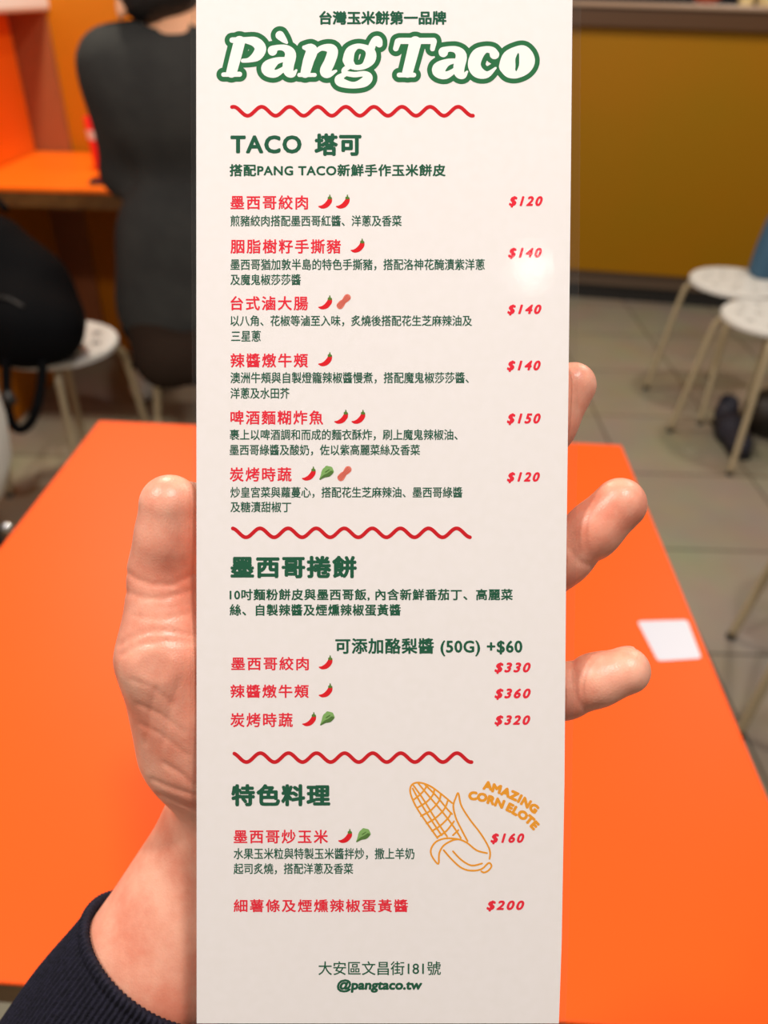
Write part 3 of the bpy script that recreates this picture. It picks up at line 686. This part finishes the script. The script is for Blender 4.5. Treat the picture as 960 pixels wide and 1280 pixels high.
# logo lettering: fat white italic letters on a green contour
def to_px(q, ox): return [(ox + x * 0.2292, 30 + y * 0.2292, r * 0.2292) for x, y, r in q]
A_ = lambda dx, dy: [[(352 + dx, 148 + dy, 25), (352 + dx, 140 + dy, 22), (385 + dx, 128 + dy, 15), (425 + dx, 134 + dy, 20), (450 + dx, 165 + dy, 30), (438 + dx, 225 + dy, 31), (440 + dx, 262 + dy, 26), (462 + dx, 274 + dy, 16), (482 + dx, 252 + dy, 6)],
                     [(425 + dx, 192 + dy, 12), (372 + dx, 202 + dy, 20), (328 + dx, 236 + dy, 36), (335 + dx, 262 + dy, 28), (372 + dx, 270 + dy, 20), (425 + dx, 236 + dy, 12)]]
LET = {
 260: [[(172, 96, 31), (150, 180, 31), (128, 264, 29)], [(132, 88, 15), (205, 88, 17)], [(84, 276, 12), (172, 274, 14)],
       [(205, 88, 17), (258, 98, 27), (286, 132, 31), (268, 172, 28), (225, 196, 14), (190, 200, 11)],
       [(392, 62, 24), (412, 84, 17), (430, 102, 7)]] + A_(0, 0) +
      [[(524, 128, 11), (566, 140, 30), (548, 200, 30), (530, 268, 26)], [(498, 278, 11), (582, 278, 11)],
       [(572, 168, 12), (612, 134, 14), (655, 130, 22), (680, 148, 29), (664, 205, 30), (640, 258, 30), (660, 274, 18), (698, 256, 7)],
       [(764, 196, 30), (776, 150, 26), (812, 122, 15), (856, 128, 16), (886, 152, 26), (884, 192, 30), (850, 230, 17), (800, 236, 15), (768, 210, 27)],
       [(890, 132, 20), (902, 104, 20), (922, 92, 27), (934, 110, 18)],
       [(770, 232, 14), (742, 252, 14), (752, 268, 14), (800, 276, 15), (850, 272, 16), (872, 292, 26), (850, 318, 26), (795, 334, 18), (735, 322, 24), (716, 305, 26), (730, 284, 16), (760, 268, 12)]],
 470: [[(128, 92, 17), (220, 92, 17), (314, 92, 17)], [(120, 96, 18), (108, 134, 15)], [(316, 96, 16), (308, 136, 13)], [(214, 100, 33), (194, 180, 31), (172, 264, 29)], [(126, 278, 13), (206, 278, 13)]] + A_(15, 8) +
      [[(646, 166, 26), (632, 144, 20), (594, 140, 19), (554, 168, 33), (536, 220, 35), (556, 262, 32), (605, 276, 18), (652, 240, 6)],
       [(716, 230, 45), (726, 180, 36), (768, 140, 19), (806, 148, 30), (824, 196, 43), (810, 242, 34), (768, 278, 18), (730, 262, 32), (716, 230, 44)]]}
strokes = [spl(to_px(q, ox), 5) for ox, L in LET.items() for q in L]
gp = union_polys(strokes, 6.0, 0.4); wp = union_polys(strokes, 0.0, 0.35)
logo = flat('logo', gp, M['ink_logo'], LAY); logo['label'] = 'green contour of the logo lettering'
lw = flat('logo_lettering', wp, M['ink_logo_white'], LAY * 2, logo); lw['label'] = 'white fat italic lettering'

# corn drawing and its curved slogan
C4 = lambda q: [(500 + x * 0.2083, 970 + y * 0.2083) for x, y in q]
corn = [[(225, 372), (160, 280), (100, 190), (66, 115), (62, 72), (80, 46), (120, 40), (180, 60), (250, 110), (312, 162)],
 [(82, 58), (140, 140), (215, 262), (282, 362)], [(76, 75), (100, 120), (150, 205), (225, 320), (250, 355)], [(110, 45), (190, 140), (262, 225), (322, 305), (365, 372)], [(150, 52), (220, 122), (285, 200), (312, 228)],
 [(78, 145), (120, 112), (150, 78), (160, 55)], [(102, 192), (160, 155), (198, 112), (206, 80)], [(126, 240), (186, 205), (235, 148), (244, 108)], [(160, 285), (216, 250), (266, 198), (286, 150)],
 [(192, 330), (242, 298), (292, 248), (306, 220)], [(226, 366), (278, 330), (324, 272)], [(318, 355), (350, 325)],
 [(405, 390), (368, 320), (335, 250), (320, 180), (334, 132), (350, 104), (368, 178), (420, 262), (480, 340), (526, 415), (541, 460), (537, 497)],
 [(345, 378), (275, 374), (216, 395), (186, 440), (192, 482), (230, 527), (236, 462), (268, 412), (340, 380), (400, 400), (460, 446), (522, 463)],
 [(262, 445), (312, 502), (370, 552), (430, 568), (490, 558), (532, 522), (549, 540), (532, 566), (505, 579), (488, 572)], [(318, 452), (370, 505), (430, 537), (492, 525)]]
cpoly = []
for q in corn:
    cpoly.append(spl([(x, y, 1.12) for x, y in C4(q)], 5))
flat('corn_drawing', union_polys(cpoly, 0, 0.35), M['ink_corn'], LAY)
def arc_text(letters):
    verts, faces = [], []
    for ch, x, y, rot in letters:
        v, f = glyphs(ch); mn, mx = v.min(0), v.max(0); h = 9.6
        v = (v - (mn + mx) / 2) * (h / (mx[1] - mn[1])); v[:, 0] *= 1.12
        a = math.radians(rot); cx, cy = 500 + x * 0.2083, 970 + y * 0.2083
        for k, (dx, dy) in enumerate([(1.15 * math.cos(t), 1.15 * math.sin(t)) for t in np.linspace(0, 2 * math.pi, 7)[:-1]]):
            base = len(verts)
            for px, py in v:
                X, Y = px, -py; verts.append(mp(cx + X * math.cos(a) - Y * math.sin(a) + dx, cy + X * math.sin(a) + Y * math.cos(a) + dy, LAY + k * 2e-6))
            faces += [tuple(i + base for i in q) for q in f]
    return verts, faces
vv, ff = arc_text([('A', 527, 58, 8), ('M', 580, 76, 14), ('A', 636, 97, 20), ('Z', 684, 118, 24), ('I', 719, 136, 27), ('N', 756, 160, 31), ('G', 803, 193, 38),
                   ('C', 437, 119, 2), ('O', 493, 128, 8), ('R', 548, 145, 14), ('N', 598, 163, 20), ('E', 660, 190, 26), ('L', 696, 210, 29), ('O', 737, 235, 34), ('T', 778, 264, 40), ('E', 808, 296, 46)])
pobj('slogan', vv, ff, M['ink_corn'], menu)

# ---------------------------------------------------------------- the hand behind the menu
def skin_mat():
    m = mat('hand_skin', lin((232, 168, 134)), 0.4, 0.5, sss=0.22)
    nt = m.node_tree; b = nt.nodes['Principled BSDF']; tc = nt.nodes.new('ShaderNodeTexCoord')
    n = nt.nodes.new('ShaderNodeTexNoise'); n.inputs['Scale'].default_value = 55; n.inputs['Detail'].default_value = 5; n.inputs['Roughness'].default_value = 0.6
    nt.links.new(tc.outputs['Object'], n.inputs['Vector'])
    cr = nt.nodes.new('ShaderNodeValToRGB'); cr.color_ramp.elements[0].position = 0.35; cr.color_ramp.elements[1].position = 0.68
    cr.color_ramp.elements[0].color = lin((222, 134, 106)); cr.color_ramp.elements[1].color = lin((240, 176, 148))
    nt.links.new(n.outputs['Fac'], cr.inputs[0]); nt.links.new(cr.outputs[0], b.inputs['Base Color'])
    v = nt.nodes.new('ShaderNodeTexVoronoi'); v.inputs['Scale'].default_value = 900; v.feature = 'DISTANCE_TO_EDGE'
    nt.links.new(tc.outputs['Object'], v.inputs['Vector'])
    bp = nt.nodes.new('ShaderNodeBump'); bp.inputs['Strength'].default_value = 0.25; bp.inputs['Distance'].default_value = 0.0003
    nt.links.new(v.outputs['Distance'], bp.inputs['Height']); nt.links.new(bp.outputs['Normal'], b.inputs['Normal'])
    return m
def hand():
    def hp(px, py, Z): return ((px - 480) / FPX * Z, (640 - py) / FPX * Z, Z)
    fl = Field((-124, -176, 212), (84, 52, 312), 0.75)
    sq = (1, 1, 1.3)
    # palm, thenar, wrist and forearm
    d = fl.cone(hp(266, 860, 247), hp(304, 960, 257), 17, 19)
    for a in ((560, 770, 244), (528, 835, 246), (492, 900, 247), (458, 965, 247)):
        d = fl.smin(d, fl.cone(hp(312, 1010, 264), hp(*a), 17, 11), 12)
    d = fl.smin(d, fl.cone(hp(400, 900, 256), hp(330, 1010, 264), 16, 17), 14)
    d = fl.smin(d, fl.cone(hp(210, 822, 237), hp(239, 925, 248), 14.4, 16.8), 14)              # thumb metacarpal and thenar
    d = fl.smin(d, fl.cone(hp(276, 880, 246), hp(270, 940, 251), 17, 17), 12)
    fa = hp(292, 1072, 272); fb = hp(205, 1206, 270); fc = hp(110, 1350, 266)
    d = fl.smin(d, fl.cone(fa, fb, 29.2, 29.4, (1, 1, 1.35)), 16)
    d = fl.smin(d, fl.cone(fb, fc, 28.0, 25, (1, 1, 1.35)), 4)
    # thumb
    th = fl.chain([hp(212, 815, 236), hp(206, 755, 236), hp(204, 712, 235.5)], [13.7, 10.2, 9.7], 6)
    th = fl.smin(th, fl.chain([hp(204, 712, 235.5), hp(209, 676, 231.5), hp(212.5, 631, 228.8)], [9.6, 8.7, 9.0], 5), 4)
    d = fl.smin(d, th, 9)
    # fingers (tip first), each its own chain
    F4 = [([(716, 482, 228.2), (688, 530, 229.5), (655, 590, 235), (600, 690, 243), (556, 775, 246)], [6.9, 7.4, 7.9, 8.6, 9.5]),
          ([(775, 630, 228.0), (741, 663, 229.5), (704, 697, 233.0), (640, 752, 240), (526, 838, 247)], [7.8, 7.9, 8.0, 8.8, 9.6]),
          ([(783, 838, 228.4), (745, 850, 229.6), (706, 864, 233.0), (630, 886, 241), (490, 905, 248)], [7.0, 7.5, 7.8, 8.5, 9.3]),
          ([(672, 950, 228.5), (640, 956, 230), (600, 966, 234), (530, 972, 243), (456, 968, 248)], [6.0, 6.4, 6.7, 7.4, 8.2])]
    for pts, rr in F4:
        d = fl.smin(d, fl.chain([hp(*p) for p in pts], rr, 3), 5)
    # skin creases, pressed into the palm side
    PX = 480 + FPX * fl.X / fl.Z; PY = 640 - FPX * fl.Y / fl.Z
    def crease(pts, dep, w):
        nonlocal d
        best = None
        xs, ys = [p[0] for p in pts], [p[1] for p in pts]
        for (x0, y0), (x1, y1) in zip(pts[:-1], pts[1:]):
            L = (x1 - x0) ** 2 + (y1 - y0) ** 2
            t = np.clip(((PX - x0) * (x1 - x0) + (PY - y0) * (y1 - y0)) / L, 0, 1)
            e = (PX - x0 - t * (x1 - x0)) ** 2 + (PY - y0 - t * (y1 - y0)) ** 2
            best = e if best is None else np.minimum(best, e)
        d = d + dep * np.exp(-best / (w * w)) * (fl.Z < 240)
    for c in ([(160, 716), (172, 725), (192, 731), (216, 731), (242, 719)], [(158, 740), (180, 748), (205, 748), (240, 738)],
              [(150, 806), (165, 797), (188, 789), (212, 789), (242, 795)], [(152, 818), (175, 806), (205, 801), (242, 804)],
              [(198, 993), (219, 1001), (245, 1012)], [(193, 1012), (214, 1020), (245, 1032)], [(196, 1038), (225, 1066), (245, 1086)], [(190, 974), (215, 985), (245, 994)], [(205, 954), (225, 966), (245, 984)],
              [(708, 682), (722, 701), (736, 707), (750, 699)], [(716, 822), (716, 850), (721, 872), (732, 888)]):
        crease(c, 0.42, 3.2)
    for c in ([(165, 850), (190, 858), (215, 880)], [(172, 880), (200, 892), (230, 915)], [(176, 905), (205, 920), (235, 945)], [(200, 850), (190, 880), (182, 930)], [(225, 850), (212, 890), (205, 930)], [(168, 770), (200, 775), (235, 768)]):
        crease(c, 0.28, 2.8)
    # the skin flattens where it presses on the back of the sheet
    d = np.maximum(d, (ZC * 1000 - TILT * fl.Y + 0.75) - fl.Z)
    h = fl.mesh(d, 'hand', skin_mat(), CAM @ Matrix.Scale(0.001, 4))
    tag(h, 'left hand in navy ribbed sleeve gripping the menu from behind', 'hand')
    # fingernails: curved shells on the far side of each tip, their rims just showing
    nail_m = mat('fingernail', lin((240, 205, 185)), 0.25, 0.6)
    def nail(tip, base, r, w, ln, tilt=0.0):
        tip, base = Vector(tip), Vector(base); ax = (tip - base).normalized()
        dn = Vector((0, 0, 1)); dn = (dn - ax * dn.dot(ax)).normalized(); dn = Matrix.Rotation(tilt, 3, ax) @ dn
        sd = ax.cross(dn); bm = bmesh.new(); g = []
        nu, nv = 12, 10
        for i in range(nv + 1):
            t = i / nv; s_ = -ln * 0.55 + ln * t
            row = []
            for j in range(nu + 1):
                a = (j / nu - 0.5) * w
                taper = 1.0 if t < 0.7 else math.sqrt(max(0.0, 1 - ((t - 0.7) / 0.3) ** 2)) * 0.45 + 0.55
                a *= taper
                q_ = s_ + r * 0.12; rr = r * (1 - 0.32 * max(0, q_ / r) ** 2) + 0.55
                row.append(bm.verts.new((tip + ax * q_ + (dn * math.cos(a) + sd * math.sin(a)) * rr) * 0.001))
            g.append(row)
        for i in range(nv):
            for j in range(nu): bm.faces.new((g[i][j], g[i][j + 1], g[i + 1][j + 1], g[i + 1][j]))
        bmesh.ops.solidify(bm, geom=bm.faces[:], thickness=0.0004)
        bmesh.ops.recalc_face_normals(bm, faces=bm.faces)
        o = obj('fingernail', bm, nail_m, h, True); o.data.transform(CAM)
    nail(hp(212.5, 631, 229.5), hp(210, 672, 230.5), 9.0, 1.9, 13, 0.45)
    for (pts, rr) in F4: nail(hp(*pts[0]), hp(*pts[1]), rr[0], 1.9, 11, 0.0)
    # ribbed knitted sleeve round the forearm
    A, B = Vector(fb), Vector(fa); ax = (B - A).normalized()
    cen = Vector(hp(208, 1198, 270.5)); axs = (ax + Vector((0, 0, -0.16))).normalized()
    e1 = axs.cross(Vector((0, 0, 1))).normalized(); e2 = axs.cross(e1).normalized()
    nrib, per = 104, 8; n = nrib * per
    bm = bmesh.new(); rows = []
    prof = [(-6.0, -2.9, 0), (-2.0, -2.6, 0.3), (0.2, -2.2, 0.6), (1.2, -1.2, .8), (1.45, -0.2, 1), (1.1, 0.7, 1), (0.2, 1.0, 1), (-1.0, 0.9, 1), (-2.2, 0.45, 1), (-2.9, 0.05, 1), (-3.6, 0.3, 1)] + [(-3.6 - k * 3.2, 0.35 + 0.05 * k, 1) for k in range(1, 38)]
    for s_, dr, rib in prof:
        row = []
        for k in range(n):
            th_ = 2 * math.pi * k / n
            rr = 0.38 * rib * math.cos(nrib * th_)
            wob = 0.5 * math.sin(3 * th_ + s_ * 0.06) * min(1, abs(s_) / 30) + 0.35 * math.sin(7 * th_ + 1.3 - s_ * 0.11) * min(1, abs(s_) / 20)
            spread = 1 + 0.0022 * max(0, -s_)
            p = cen + axs * s_ + e1 * ((32.2 + dr) * spread + rr + wob) * math.cos(th_) + e2 * ((25.6 + dr) * spread + rr + wob) * math.sin(th_)
            row.append(bm.verts.new(p * 0.001))
        rows.append(row)
    for a, b in zip(rows[:-1], rows[1:]):
        for k in range(n): bm.faces.new((a[k], a[(k + 1) % n], b[(k + 1) % n], b[k]))
    bmesh.ops.recalc_face_normals(bm, faces=bm.faces)
    sm = mat('navy_rib_knit', lin((34, 32, 46)), 0.85, 0.2, noise=(lin((24, 23, 32)), 600), bump=(1400, 0.0006))
    sl = obj('sleeve', bm, sm, h, True); sl.data.transform(CAM); sl['label'] = 'dark navy ribbed knit sleeve cuff'
hand()
